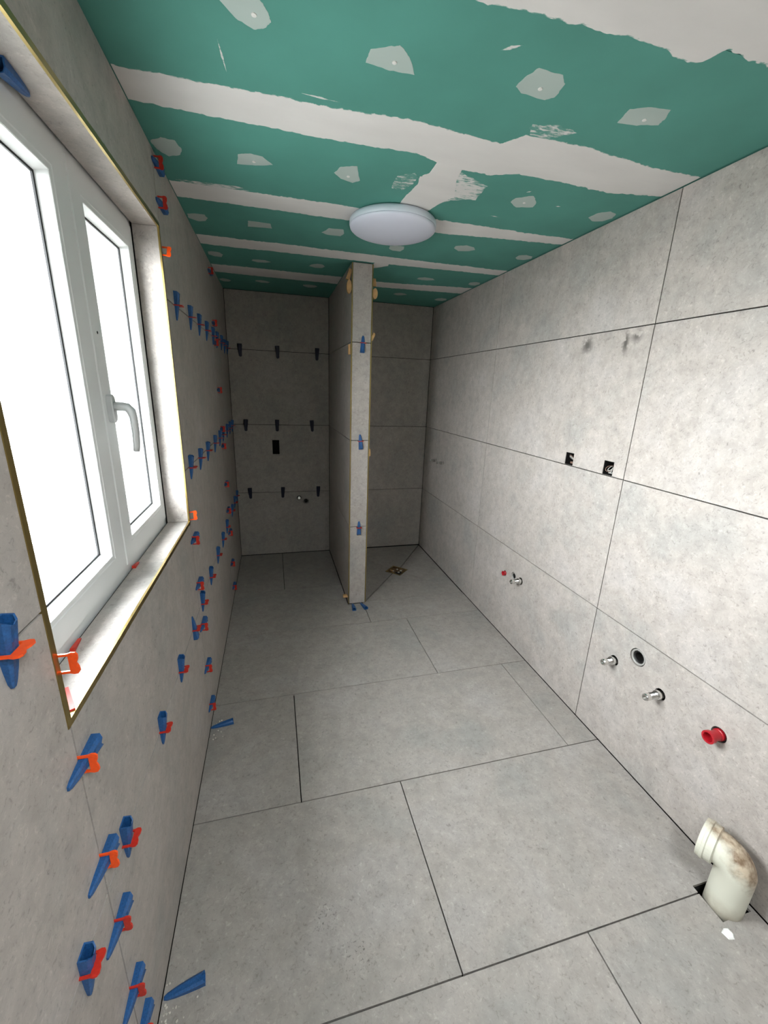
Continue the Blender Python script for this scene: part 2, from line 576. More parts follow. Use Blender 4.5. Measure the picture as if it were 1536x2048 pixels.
bm = bmesh.new()
e3 = .004
for y0, y1, z0, z1 in ((WH[0] - .05, WH[0] + e3, WH[2] - .05, WH[3] + .05), (WH[1] - e3, WH[1] + .05, WH[2] - .05, WH[3] + .05),
                       (WH[0], WH[1], WH[2] - .05, WH[2] + e3), (WH[0], WH[1], WH[3] - e3, WH[3] + .05)):
    box(bm, XL - .36, XL - .1552, y0, y1, z0, z1)
mk('shading_outer_reveal', bm, M['dimmed_render'], wl)  # outer jambs, made deep and grey to cut light on the inner reveal

# right wall
wr = slab('wall_right', P_right, (YR - .1, YB + .1, -.05, H + .05), -.16, -.012, M['bed'], None,
          holes=[(a - .001, b + .001, c - .001, d + .001) for a, b, c, d in SOCK_R], circs=CIRC_R)
slab('masonry', P_right, (YR - .1, YB + .1, -.05, H + .05), -.26, -.16, M['render'], wr)
tag(wr, 'bright right wall of large grey tiles with pipe stubs', 'wall', kind='structure')
wall_tiles(wr, P_right, (YR, .18, 1.3795, 2.565, YB - .001), M['tile_right'], SOCK_R, CIRC_R)

# back wall
wb = slab('wall_back', P_back, (XL - .1, XR + .1, -.05, H + .05), -.16, -.012, M['bed'], None, holes=[(-.019, .042, .945, 1.07)], circs=CIRC_B)
slab('masonry', P_back, (XL - .1, XR + .1, -.05, H + .05), -.26, -.16, M['render'], wb)
tag(wb, 'dark far end wall of large grey tiles', 'wall', kind='structure')
wall_tiles(wb, P_back, (XL + .001, PX0 - .001), M['tile_wall'], BOX_B, CIRC_B, bottom=.004)
wall_tiles(wb, P_back, (PX1 + .001, XR - .001), M['tile_wall'], bottom=.008)

# wall behind the camera
wq = slab('wall_rear', P_rear, (XL - .1, XR + .1, -.05, H + .05), -.12, 0, M['rearwall'])
tag(wq, 'plain grey wall behind the viewer', 'wall', kind='structure')

# partition
wp = bpy.data.objects.new('wall_partition', None)
bm = bmesh.new(); box(bm, PX0 + .012, PX1 - .012, PY + .012, YB + .02, -.02, H + .02)
wp = mk('wall_partition', bm, M['bed'])
tag(wp, 'narrow tiled partition wall standing out from the far wall', 'wall', kind='structure')
TRW = .004
wall_tiles(wp, P_pfront, (PX0 + TRW, PX1 - TRW), M['tile_wall'], bottom=.004)
wall_tiles(wp, P_pleft, (PY + TRW, YB - .002), M['tile_wall'], bottom=.006)
wall_tiles(wp, P_pright, (PY + TRW, YB - .002), M['tile_wall'], bottom=.006)


# brass edge trims
def trim_strip(name, x0, x1, y0, y1, z0, z1, parent):
    return Bx(name, x0, x1, y0, y1, z0, z1, M['gold'], parent)


t1 = empty('trim_1', (0, 0, 0), 'brass edge trim framing the window opening', 'trim', kind='structure')
e = .0115
TX0, TX1 = XL - .0012, XL + .0016
trim_strip('trim_strip', TX0 - .003, TX1, WIN[0] - e, WIN[1] + e, WIN[2] - e, WIN[2] + .0008, t1)
trim_strip('trim_strip', TX0 - .003, TX1, WIN[0] - e, WIN[1] + e, WIN[3] - .0008, WIN[3] + e, t1)
trim_strip('trim_strip', TX0 - .003, TX1, WIN[0] - e, WIN[0] + .0008, WIN[2] + .0008, WIN[3] - .0008, t1)
trim_strip('trim_strip', TX0 - .003, TX1, WIN[1] - .0008, WIN[1] + e, WIN[2] + .0008, WIN[3] - .0008, t1)
for k, (xa, xb, lab) in enumerate(((PX0 - .0015, PX0 + TRW, 'thin brass edge strip down the left corner of the partition'),
                                   (PX1 - TRW, PX1 + .0015, 'thin brass edge strip down the right corner of the partition'))):
    o = trim_strip('trim_%d' % (k + 2), xa, xb, PY - .0015, PY + TRW, .004, H - .006, None)
    tag(o, lab, 'trim', kind='structure')

# ceiling, cut open for an added skylight out of view
FILL_OPENING = (.22, .77, -.75, -.10)
ceil = slab('ceiling', P_ceil, (XL - .1, XR + .1, YR - .1, YB + .1), -.15, -.0126, M['render'], None, holes=[FILL_OPENING])
tag(ceil, 'green plasterboard ceiling with white filled joints', 'ceiling', kind='structure')
JY = (YR - .05, .30, .90, 1.415, 2.02, 2.605, 3.165, YB + .02)
for a, b in zip(JY, JY[1:]):
    slab('plasterboard', P_ceil, (XL - .02, XR + .03, a + .001, b - .001), -.0125, 0, M['board'], ceil, holes=[FILL_OPENING])


def fn(x, s, seed):
    return noise.fractal(Vector((x * s, seed * 3.7, seed * 1.3)), 1.0, 2.0, 5)


def setcov(o, vals):
    at = o.data.attributes.new('cov', 'FLOAT', 'POINT')
    for i, v in enumerate(vals):
        at.data[i].value = v


def band(x0, x1, ylo, yhi, seed, amp=.008, th=.0012, nseg=300, mat='compound', fe=.016, name='joint_compound'):
    """strip of filler along x with ragged long edges; ylo/yhi are numbers or functions of x."""
    fl = ylo if callable(ylo) else (lambda x: ylo)
    fh = yhi if callable(yhi) else (lambda x: yhi)
    vs, cov, fs = [], [], []
    for i in range(nseg + 1):
        x = x0 + (x1 - x0) * i / nseg
        a = fl(x) + amp * fn(x, 3, seed) + amp * .9 * fn(x, 45, seed + 5)
        b = fh(x) + amp * fn(x, 3, seed + 9) + amp * .9 * fn(x, 45, seed + 14)
        f = min(fe, (b - a) * .45)
        for y, w, c in ((a, .0001, 0), (a + .001, th * .6, .05), (a + f, th, 1), (b - f, th, 1), (b - .001, th * .6, .05), (b, .0001, 0)):
            vs.append((x, y, H - w)); cov.append(c)
    for i in range(nseg):
        for k in range(5):
            p = i * 6 + k
            fs.append((p, p + 6, p + 7, p + 1))
    me = bpy.data.meshes.new(name)
    me.from_pydata(vs, [], fs)
    o = mo(name, me, M[mat], ceil)
    setcov(o, cov)
    return o


def interp(pts):
    def f(x):
        if x <= pts[0][0]: return pts[0][1]
        for (a, ya), (b, yb) in zip(pts, pts[1:]):
            if x <= b: return ya + (yb - ya) * (x - a) / (b - a)
        return pts[-1][1]
    return f


ex0, ex1 = XL + .001, XR - .002
band(ex0, ex1, .25, interp([(-.34, .93), (.426, .952), (.643, .938), (.835, .938), (.91, .952), (.941, .938), (.952, .897), (1.0, .903), (1.09, .908), (1.4, .905)]), 1, .007, fe=.02)
band(ex0, ex1, interp([(-.34, 1.360), (.15, 1.345), (.43, 1.33), (.687, 1.353), (.733, 1.291), (.956, 1.288), (1.07, 1.305), (1.2, 1.315), (1.38, 1.312)]),
     interp([(-.34, 1.488), (.167, 1.50), (.458, 1.482), (.60, 1.53), (.746, 1.53), (.833, 1.492), (1.039, 1.498), (1.205, 1.508), (1.38, 1.471)]), 2, .006)
band(ex0, ex1, 1.945, interp([(-.34, 2.092), (.8, 2.093), (1.38, 2.03)]), 3, .007)
band(ex0, ex1, 2.527, interp([(-.34, 2.684), (.67, 2.668), (1.38, 2.64)]), 4, .007)
band(ex0, PX0 - .001, 3.07, 3.275, 5, .008)
band(PX1 + .001, ex1, interp([(.6, 3.11), (.9, 3.08), (1.4, 3.0)]), interp([(.6, 3.255), (1.4, 3.2)]), 6, .008)


def blob(pts, mat, th, name, seed, ragged=.004, fe=.25, sub=6, conv=1.0):
    """closed outline (ceiling x, y) grown into a thin filler patch."""
    n = len(pts)
    ring = []
    for i in range(n):
        a, b = Vector(pts[i]), Vector(pts[(i + 1) % n])
        for k in range(sub):
            p = a.lerp(b, k / sub)
            ring.append(p)
    c = sum(ring, Vector((0, 0))) / len(ring)
    out = []
    for i, p in enumerate(ring):
        d = (p - c)
        s = ragged * (fn(i * .37, 1, seed) + .5 * fn(i * 1.9, 1, seed + 3))
        out.append(p + d.normalized() * s)
    vs, cov, fs = [], [], []
    for k, (t, w, cv) in enumerate(((1, .0001, 0), (.985, th * .7, .25), (1 - fe, th, 1), (.35, th, 1))):
        for p in out:
            q = c + (p - c) * t
            vs.append((q.x, q.y, H - w)); cov.append(cv * conv)
    m_ = len(out)
    for k in range(3):
        for i in range(m_):
            j = (i + 1) % m_
            fs.append((k * m_ + i, k * m_ + j, (k + 1) * m_ + j, (k + 1) * m_ + i))
    fs.append(tuple(3 * m_ + i for i in range(m_)))
    me = bpy.data.meshes.new(name)
    me.from_pydata(vs, [], fs)
    o = mo(name, me, M[mat], ceil)
    setcov(o, cov)
    return o, c


def spot(c, parent, r=.006, seed=0):
    bm = bmesh.new()
    lathe(bm, [(r, -.0002), (r * .9, .0020), (r * .4, .0023)], (c.x, c.y, H), (0, 0, -1), 10)
    mk('filled_screw_head', bm, M['spot'], parent)


# short filled joint running to the lamp and its dry smears
blob([(.545, 1.505), (.547, 1.584), (.524, 1.62), (.536, 1.676), (.520, 1.77), (.52, 1.93), (.62, 1.94), (.653, 1.865), (.669, 1.80), (.70, 1.72), (.655, 1.60), (.637, 1.505)], 'compound', .0011, 'joint_compound', 21, .004)
blob([(.64, 1.54), (.70, 1.57), (.778, 1.605), (.785, 1.72), (.713, 1.747), (.669, 1.80), (.65, 1.68)], 'smear', .0008, 'joint_compound', 22, .012, .6)
blob([(.445, 1.64), (.50, 1.60), (.525, 1.65), (.50, 1.73), (.455, 1.74)], 'smear', .0006, 'joint_compound', 23, .012, .6, conv=.2)
blob([(.72, 1.245), (.80, 1.225), (.86, 1.24), (.80, 1.295), (.74, 1.295)], 'smear', .0006, 'joint_compound', 24, .01, .6, conv=.4)
blob([(-.31, 1.93), (-.10, 1.915), (-.05, 1.94), (-.12, 1.965), (-.30, 1.965)], 'smear', .0006, 'joint_compound', 25, .01, .6, conv=.8)
blob([(PX1 + .002, 2.66), (.70, 2.66), (.70, 2.70), (.655, 2.76), (PX1 + .002, 2.80)], 'compound', .0008, 'joint_compound', 26, .006)
PATCH = [
    [(-.10, 1.06), (.0, 1.04), (.007, 1.075), (.021, 1.096), (.028, 1.122), (.015, 1.141), (-.007, 1.152), (-.043, 1.133)],
    [(.233, 1.169), (.238, 1.126), (.279, 1.105), (.295, 1.098), (.318, 1.114), (.336, 1.136), (.352, 1.17), (.293, 1.175)],
    [(.597, 1.132), (.602, 1.09), (.615, 1.063), (.678, 1.065), (.703, 1.087), (.709, 1.135), (.692, 1.152), (.623, 1.148)],
    [(.928, 1.169), (.916, 1.113), (.952, 1.092), (1.015, 1.083), (1.034, 1.12), (1.039, 1.143), (.986, 1.161)],
    [(-.078, 1.676), (-.039, 1.659), (-.001, 1.665), (.032, 1.709), (-.026, 1.733), (-.085, 1.743)],
    [(.236, 1.693), (.252, 1.644), (.304, 1.622), (.332, 1.718), (.31, 1.744), (.265, 1.727)],
    [(.918, 1.691), (.919, 1.655), (.958, 1.623), (.974, 1.617), (1.015, 1.665), (1.028, 1.704), (.964, 1.727)],
    [(-.076, 2.257), (.022, 2.257), (.029, 2.318), (-.08, 2.333)],
    [(.257, 2.285), (.286, 2.216), (.353, 2.208), (.364, 2.258), (.354, 2.304), (.288, 2.307)],
]
rnd = random.Random(4)
for cx, cy, rx, ry in ((1.345, 1.685, .05, .06), (.661, 2.375, .045, .05), (.991, 2.25, .06, .045), (1.345, 2.27, .05, .05), (-.29, 1.705, .045, .06),
                       (-.29, 2.295, .045, .05), (-.285, 2.85, .045, .06), (-.04, 2.897, .06, .035), (.30, 2.87, .05, .05), (1.009, 2.90, .065, .04),
                       (1.36, 2.89, .04, .05), (.30, 3.42, .05, .05), (.985, 3.40, .05, .05), (-.037, 3.424, .05, .04), (1.345, 3.45, .05, .06), (-.296, 3.49, .04, .05)):
    PATCH.append([(max(XL + .002, min(XR - .002, cx + rx * math.cos(t) * rnd.uniform(.8, 1.15))), cy + ry * math.sin(t) * rnd.uniform(.8, 1.15)) for t in [i * math.pi / 3.5 for i in range(7)]])
for i, p in enumerate(PATCH):
    o, c = blob(p, 'patch', .0007, 'screw_patch', 40 + i, .003, .12)
    if i < 7:
        spot(c + Vector((.004, .01)), o)
# loose flicks of filler
for i, (x0, y0, x1, y1, w) in enumerate(((.505, 1.045, .545, 1.015, .006), (-.085, 1.20, -.075, 1.30, .0025), (.10, 1.318, .20, 1.322, .004), (.93, 1.60, .945, 1.585, .005), (1.10, 1.665, 1.125, 1.66, .005), (.90, 1.83, .96, 1.835, .004))):
    a, b = Vector((x0, y0)), Vector((x1, y1))
    d = (b - a).normalized(); nrm = Vector((-d.y, d.x)) * w
    blob([a, a.lerp(b, .5) + nrm, b, a.lerp(b, .5) - nrm], 'smear', .0006, 'filler_flick', 80 + i, .002, .4, conv=1.0)

# ---- added skylight, out of view, brightening the near floor and left wall
bm = bmesh.new()
for a, b, c, d in ((FILL_OPENING[0], FILL_OPENING[1], FILL_OPENING[2], FILL_OPENING[2] + .03), (FILL_OPENING[0], FILL_OPENING[1], FILL_OPENING[3] - .03, FILL_OPENING[3]), (FILL_OPENING[0], FILL_OPENING[0] + .03, FILL_OPENING[2] + .03, FILL_OPENING[3] - .03), (FILL_OPENING[1] - .03, FILL_OPENING[1], FILL_OPENING[2] + .03, FILL_OPENING[3] - .03)):
    box(bm, a, b, c, d, H + .10, H + .14)
w2 = mk('added_skylight', bm, M['pvc_white'])
tag(w2, 'added unseen skylight behind the viewer, for extra light on the near floor', 'window', kind='structure')
bm = bmesh.new()
bm.faces.new([bm.verts.new((x, y, H + .12)) for x, y in ((FILL_OPENING[0] + .02, FILL_OPENING[2] + .02), (FILL_OPENING[1] - .02, FILL_OPENING[2] + .02), (FILL_OPENING[1] - .02, FILL_OPENING[3] - .02), (FILL_OPENING[0] + .02, FILL_OPENING[3] - .02))])
mk('glass_pane', bm, M['glass'], w2)

# ---- window
win = empty('window_1', (XL - REV, 1.17, 1.0), 'white two sash window in tiled reveal with daylight behind', 'window', kind='structure')
WO = Vector((XL - REV, 1.17, 1.0))


def Wl(x, y, z):
    return (x - WO.x, y - WO.y, z - WO.z)


def ring_prof(bm, prof):
    """rectangular ring: list of (y0,y1,z0,z1,x) loops joined one after another."""
    loops = []
    for y0, y1, z0, z1, x in prof:
        loops.append([bm.verts.new(Wl(x, y, z)) for y, z in ((y0, z0), (y1, z0), (y1, z1), (y0, z1))])
    for a, b in zip(loops, loops[1:] + loops[:1]):
        for i in range(4):
            j = (i + 1) % 4
            bm.faces.new((a[i], a[j], b[j], b[i]))


xf = XL - REV
FY0, FY1, FZ0, FZ1 = WIN[0] - .010, WIN[1] + .010, WIN[2] - .008, WIN[3] + .010
bm = bmesh.new()
ring_prof(bm, [(FY0, FY1, FZ0, FZ1, xf - .006), (FY0 + .045, FY1 - .045, FZ0 + .05, FZ1 - .045, xf - .006),
               (FY0 + .045, FY1 - .045, FZ0 + .05, FZ1 - .045, xf - .075), (FY0, FY1, FZ0, FZ1, xf - .075)])
mk('frame', bm, M['pvc_white'], win)
MID = 1.226
SASH = [  # outer y0 y1 z0 z1, inner (bead) y0 y1 z0 z1
    ((WIN[0] + .012, MID - .0012, WIN[2] + .020, WIN[3] - .010), (.722, 1.140, 1.087, 1.933)),
    ((MID + .0012, WIN[1] - .006, WIN[2] + .020, WIN[3] - .010), (1.300, 1.640, 1.086, 1.932))]
for (a, b, c, d), (ia, ib, ic, id_) in SASH:
    bm = bmesh.new()
    s = .004
    ring_prof(bm, [(a, b, c, d, xf - .006), (a + s, b - s, c + s, d - s, xf), (ia - .012, ib + .012, ic - .012, id_ + .012, xf), (ia - .010, ib + .010, ic - .010, id_ + .010, xf - .0015),
                   (ia, ib, ic, id_, xf - .002), (ia, ib, ic, id_, xf - .06), (a, b, c, d, xf - .06)])
    sash = mk('sash', bm, M['pvc_white'], win)
    q = .009
    bm = bmesh.new()
    ring_prof(bm, [(ia - .002, ib + .002, ic - .002, id_ + .002, xf - .003), (ia + .001, ib - .001, ic + .001, id_ - .001, xf - .003),
                   (ia + q, ib - q, ic + q, id_ - q, xf - .026), (ia - .002, ib + .002, ic - .002, id_ + .002, xf - .026)])
    mk('glazing_bead', bm, M['pvc_white'], sash)
    bm = bmesh.new()
    ring_prof(bm, [(ia + q - .003, ib - q + .003, ic + q - .003, id_ - q + .003, xf - .0262), (ia + q + .004, ib - q - .004, ic + q + .004, id_ - q - .004, xf - .027),
                   (ia + q + .004, ib - q - .004, ic + q + .004, id_ - q - .004, xf - .031), (ia + q - .003, ib - q + .003, ic + q - .003, id_ - q + .003, xf - .031)])
    mk('gasket', bm, M['gasket'], sash)
    bm = bmesh.new()
    v = [bm.verts.new(Wl(xf - .0305, y, z)) for y, z in ((ia, ic), (ib, ic), (ib, id_), (ia, id_))]
    bm.faces.new(v)
    mk('glass_pane', bm, M['glass'], sash)
# handle: rosette on the stile, lever hanging down
HY, HZ = 1.262, 1.455
bm = bmesh.new()
n = 20
def oval(x, k):
    return [Wl(x, HY + .0135 * k * math.copysign(abs(math.cos(t)) ** .6, math.cos(t)), HZ + .034 * k * math.copysign(abs(math.sin(t)) ** .7, math.sin(t))) for t in [2 * math.pi * i / n for i in range(n)]]
loft(bm, [oval(xf - .001, 1.05), oval(xf + .012, 1.05), oval(xf + .0145, .92)])
hd = mk('handle_rosette', bm, M['handle'], win, smooth=False)
bm = bmesh.new()
path = [(xf + .008, HZ + .006), (xf + .030, HZ + .006), (xf + .044, HZ + .004), (xf + .052, HZ - .006), (xf + .055, HZ - .022), (xf + .056, HZ - .06), (xf + .054, HZ - .095), (xf + .052, HZ - .112)]
rr = [(.0115, .0105), (.0115, .0105), (.0115, .0115), (.0115, .0125), (.0098, .013), (.009, .0135), (.0085, .013), (.0075, .0115)]
rings = []
for i, (px, pz) in enumerate(path):
    a = Vector(path[max(i - 1, 0)]); b = Vector(path[min(i + 1, len(path) - 1)])
    t = (b - a).normalized(); nn_ = Vector((-t.y, t.x))
    ra, rb = rr[i]
    rings.append([Wl(px + nn_.x * ra * math.cos(w), HY + rb * math.sin(w), pz + nn_.y * ra * math.cos(w)) for w in [2 * math.pi * k / 14 for k in range(14)]])
loft(bm, rings)
mk('handle_lever', bm, M['handle'], hd, smooth=True)
bm = bmesh.new()
lathe(bm, [(.0035, -.001), (.0035, .0008)], Wl(xf, 1.262, 1.640), (1, 0, 0), 10)
mk('screw_hole', bm, M['gasket'], win)

# ================================================================== THINGS
# ---- ceiling lamp
lp = empty('ceiling_lamp', (.54, 2.02, H - .001), 'round white ceiling lamp, switched off, beside the filled joints', 'lamp')
bm = bmesh.new()
lathe(bm, [(.170, -.001), (.184, .004), (.1895, .012), (.190, .026), (.187, .030), (.180, .0305)], (0, 0, 0), (0, 0, -1), 64)
mk('lamp_base', bm, M['lamp_rim'], lp, smooth=True)
bm = bmesh.new()
prof = [(.178, .029), (.1875, .0302), (.188, .033)]
for i in range(1, 13):
    t = i / 12 * math.pi / 2
    prof.append((max(.188 * math.cos(t), .0008), .033 + .033 * math.sin(t)))
lathe(bm, prof, (0, 0, 0), (0, 0, -1), 64)
mk('diffuser', bm, M['lamp'], lp, smooth=True)

# ---- tile levelling clips -------------------------------------------------
def wedge_mesh(mat, name):
    bm = bmesh.new()
    st = [(.046, .0135, .0195), (.030, .0133, .0175), (.004, .0120, .0140), (-.022, .0098, .0100), (-.042, .0070, .0060), (-.050, .0035, .0040)]
    def sec(w, h):
        return [(-w, .0002), (w, .0002), (w, h * .72), (w * .55, h), (0, h * .96), (-w * .55, h), (-w, h * .72)]
    rings = []
    for k, (z, w, h) in enumerate(st):
        r = []
        for i, (x, y) in enumerate(sec(w, h)):
            dz = 0
            if k == 0:
                dz = (.003, .003, .002, -.003, -.008, -.003, .002)[i]
            r.append((x, y * 1.0, z + dz))
        rings.append(r)
    # hollow wide end
    z, w, h = st[0]
    inner_top = [(x * .80, .0025 + (y - .0002) * .78, zz - .0005) for (x, y, zz) in rings[0]]
    inner_bot = [(x * .72, .003 + (y - .0002) * .7, .018) for (x, y, zz) in rings[0]]
    loft(bm, [inner_bot, inner_top] + rings, True, True)
    bmesh.ops.recalc_face_normals(bm, faces=bm.faces)
    me = bpy.data.meshes.new(name)
    bm.to_mesh(me); bm.free()
    me.materials.append(mat)
    return me


def clip_mesh(mat, name):
    bm = bmesh.new()
    t = .0016
    polys = [[(-.0175, -.009), (-.0135, -.009), (-.0135, .0215), (-.0175, .0215)],
             [(.0135, -.009), (.0175, -.009), (.0175, .0215), (.0135, .0215)],
             [(-.0178, .0205), (.0178, .0205), (.0195, .027), (.0188, .0345), (.0145, .0385), (.0065, .0378), (0, .0342), (-.0065, .0378), (-.0145, .0385), (-.0188, .0345), (-.0195, .027)]]
    for p in polys:
        loft(bm, [[(x, y * .74, -t) for x, y in p], [(x, y * .74, t) for x, y in p]])
    bmesh.ops.recalc_face_normals(bm, faces=bm.faces)
    me = bpy.data.meshes.new(name)
    bm.to_mesh(me); bm.free()
    me.materials.append(mat)
    return me


WEDGE = wedge_mesh(M['wedge'], 'wedge')
WEDGE_D = wedge_mesh(M['wedge_dark'], 'wedge')
for _v in WEDGE_D.vertices:
    _v.co.x *= 1.25 if _v.co.z > -.03 else 1.7
CLIP = clip_mesh(M['clip'], 'clip')
CLIP_O = clip_mesh(M['clip_orange'], 'clip')
crnd = random.Random(11)


def place(name, loc, joint, out, axis, label, group, wedge=WEDGE, clip=CLIP, tilt=0.0, shift=0.0):
    """joint/out/axis: world directions of the local X (along joint), Y (out of wall), Z (towards the wedge's wide end)."""
    o = empty(name, loc, label, 'wedge' if wedge else 'clip', group)
    j, u = Vector(joint), Vector(out)
    a = Vector(axis)
    if tilt:
        r = Matrix.Rotation(tilt, 3, u)
        a = r @ a; j = r @ j
    if j.cross(u).dot(a) < 0:
        j = -j
    mm = Matrix((j, u, a)).transposed().to_4x4()
    mm.translation = Vector(loc)
    o.matrix_world = mm
    if wedge:
        w = mo('wedge', wedge, None, o)
        w.location = (0, 0, shift)
    if clip:
        mo('clip', clip, None, o)
    return o


ORD = ['first', 'second', 'third', 'fourth', 'fifth', 'sixth', 'seventh', 'eighth', 'ninth', 'tenth', 'eleventh', 'twelfth', 'thirteenth']
ZU, ZD, XO = (0, 0, 1), (0, 0, -1), (1, 0, 0)
GL = 'levelling wedges on the left wall'
for i, y in enumerate((1.835, 2.117, 2.354, 2.599, 2.862, 3.051, 3.306, 3.499, 3.715)):
    place('levelling_wedge', (XL, y, 1.8), (0, 1, 0), XO, ZU, 'blue wedge in red clip, %s from the window on the left wall upper joint' % ORD[i],
          GL, tilt=crnd.uniform(-.08, .08), shift=crnd.uniform(-.006, .004))
place('levelling_wedge', (XL, .545, 1.2), (0, 1, 0), XO, ZU, 'large blue wedge in orange clip left of the window, cut by the picture edge', GL, clip=CLIP_O, shift=-.004)
for i, y in enumerate((1.805, 2.041, 2.278, 2.565, 2.806, 3.002, 3.255, 3.47, 3.682)):
    place('levelling_wedge', (XL, y, 1.197), (0, 1, 0), XO, ZU, 'blue wedge in red clip, %s from the window on the left wall middle joint' % ORD[i],
          GL, tilt=crnd.uniform(-.08, .08), shift=crnd.uniform(-.006, .004))
for i, y in enumerate((.538, .743, 1.046, 1.302, 1.555, 1.766, 2.035, 2.318, 2.573, 2.821, 3.208, 3.442, 3.664)):
    up = (i != 4)
    place('levelling_wedge', (XL, y, .602), (0, 1, 0), XO, ZU if up else ZD,
          ('upside down blue wedge, ' if not up else 'blue wedge in red clip, ') + '%s from the front on the left wall lowest joint' % ORD[i],
          GL, tilt=(-.03, .02, .0, .0, .06)[i] if i < 5 else crnd.uniform(-.08, .08), shift=(-.016, .0, -.002, .002, -.004)[i] if i < 5 else crnd.uniform(-.006, .004))
for i, z in enumerate((.907, .680, .504, .295, .155)):
    place('levelling_wedge', (XL, .647, z), ZU, XO, (0, 1, 0), 'blue wedge in red clip, %s down the joint below the left window corner' % ORD[i],
          GL, tilt=(.0, -.04, .02, .0, 0)[i], shift=(.004, -.008, 0, -.006, 0)[i], clip=CLIP_O if i < 2 else CLIP)
for i, z in enumerate((.915, .711, .515, .303, .095)):
    place('levelling_wedge', (XL, 1.705, z), ZU, XO, (0, 1, 0), 'blue wedge in red clip, %s down the joint below the right window corner' % ORD[i],
          GL, tilt=crnd.uniform(-.05, .05), shift=.018)
for i, z in enumerate((2.200, 2.090)):
    place('levelling_wedge', (XL, 1.722, z), ZU, XO, (0, 1, 0), 'blue wedge in red clip, %s of the two above the right window corner' % ('upper', 'lower')[i],
          GL, shift=.02)
for i, z in enumerate((2.165, 1.881, 1.769, 1.487, 1.242, 1.130, .870, .681, .517, .282, .094)):
    place('levelling_wedge', (XL, 2.92, z), ZU, XO, (0, 1, 0), 'red clip with wedge, %s from the ceiling on the far upright joint' % ORD[i],
          GL, shift=.022)
# bare orange clips on the window trim
place('levelling_clip', (XL - .002, WIN[0] + .004, 1.100), ZU, XO, (0, 1, 0), 'bright orange clip at the lower left corner of the window opening', 'bare orange clips at the window', wedge=None, clip=CLIP_O)
place('levelling_clip', (XL, 1.702, 1.020), ZU, (.94, .34, 0), (-.34, .94, 0), 'orange clip at the lower right corner of the window opening', 'bare orange clips at the window', wedge=None, clip=CLIP_O)
place('levelling_clip', (XL, 1.706, 1.945), (0, .5, .866), XO, (0, .866, -.5), 'orange clip near the top of the right window edge', 'bare orange clips at the window', wedge=None, clip=CLIP_O)
# end wall
GB = 'levelling wedges on the far wall'
for row, (z, xs) in enumerate(((1.797, (-.24, .054, .379)), (1.199, (-.229, .029, .328)), (.6, (-.227, .057, .376)))):
    for i, x in enumerate(xs):
        place('levelling_wedge', (x, YB, z), (1, 0, 0), (0, -1, 0), ZU, 'dark navy wedge on the %s joint of the far wall, %s of three' % (('upper', 'middle', 'lower')[row], ('leftmost', 'middle one', 'rightmost')[i]),
              GB, wedge=WEDGE_D, clip=None, tilt=crnd.uniform(-.06, .06), shift=-.004)
# partition end
for i, (x, z) in enumerate(((.552, 1.797), (.548, 1.197), (.549, .597))):
    place('levelling_wedge', (x, PY, z), (1, 0, 0), (0, -1, 0), ZD, 'blue wedge pointing up on the front of the partition, %s of three' % ('top', 'middle', 'bottom')[i],
          'wedges on the partition front', clip=CLIP, tilt=(-.05, .08, 0)[i], shift=.008)


# loose wedges on the floor
def floor_wedge(tip, wide, label, group, lift=0.0):
    a = Vector((wide[0] - tip[0], wide[1] - tip[1], 0)).normalized()
    c = Vector((tip[0], tip[1], 0)) + a * .050
    o = tag(mo('plastic_wedge', WEDGE, None), label, 'wedge', group)
    j = a.cross(Vector(ZU))
    mm = Matrix((Vector(ZU).cross(a), Vector(ZU), a)).transposed().to_4x4()
    mm.translation = c + Vector((0, 0, lift))
    o.matrix_world = mm
    return o


GF = 'loose blue wedges on the floor'
floor_wedge((-.333, .769), (-.240, .783), 'blue wedge lying on the floor at the left wall, nearest the viewer', GF)
floor_wedge((-.336, 1.678), (-.245, 1.693), 'blue wedge on the floor against the left wall, farther into the room', GF)
floor_wedge((.511, 2.682), (.507, 2.588), 'left of the two blue wedges under the partition foot', GF)
floor_wedge((.572, 2.682), (.595, 2.586), 'right of the two blue wedges under the partition foot', GF)
# wedge jammed above the window frame
o = tag(mo('plastic_wedge', WEDGE, None), 'dark blue wedge lying above the window frame under the reveal head', 'wedge', 'wedges and spacers in the window reveal')
mm = Matrix((Vector((1, 0, 0)), Vector((0, 0, -1)), Vector((0, -1, 0)))).transposed().to_4x4()
mm.translation = Vector((XL - .0645, 1.005, WIN[3]))
o.matrix_world = mm


# red spacers on the sill
def spacer(name, loc, rot, label, L_=.03, W_=.010, T_=.004):
    bm = bmesh.new()
    loft(bm, [[(-L_ / 2, -W_ / 2, 0), (L_ / 2, -W_ / 3, 0), (L_ / 2, W_ / 3, 0), (-L_ / 2, W_ / 2, 0)],
              [(-L_ / 2, -W_ / 2, T_), (L_ / 2, -W_ / 3, T_ * .4), (L_ / 2, W_ / 3, T_ * .4), (-L_ / 2, W_ / 2, T_)]])
    o = mk(name, bm, M['clip'])
    o.location = loc; o.rotation_euler = rot
    return tag(o, label, 'spacer', 'wedges and spacers in the window reveal')


spacer('tile_spacer', (XL - .074, .868, 1.0002), (0, 0, math.pi / 2 + .1), 'red spacer wedge under the left window sash on the sill', .045, .009, .007)
spacer('tile_spacer', (XL - .075, 1.275, 1.0002), (0, 0, math.pi / 2), 'small red spacer wedge under the middle of the window', .04, .010, .008)
spacer('tile_spacer', (XL - .020, .699, 1.0002), (0, 0, 2.06), 'red strip spacer flat on the sill in its near corner', .072, .008, .004)

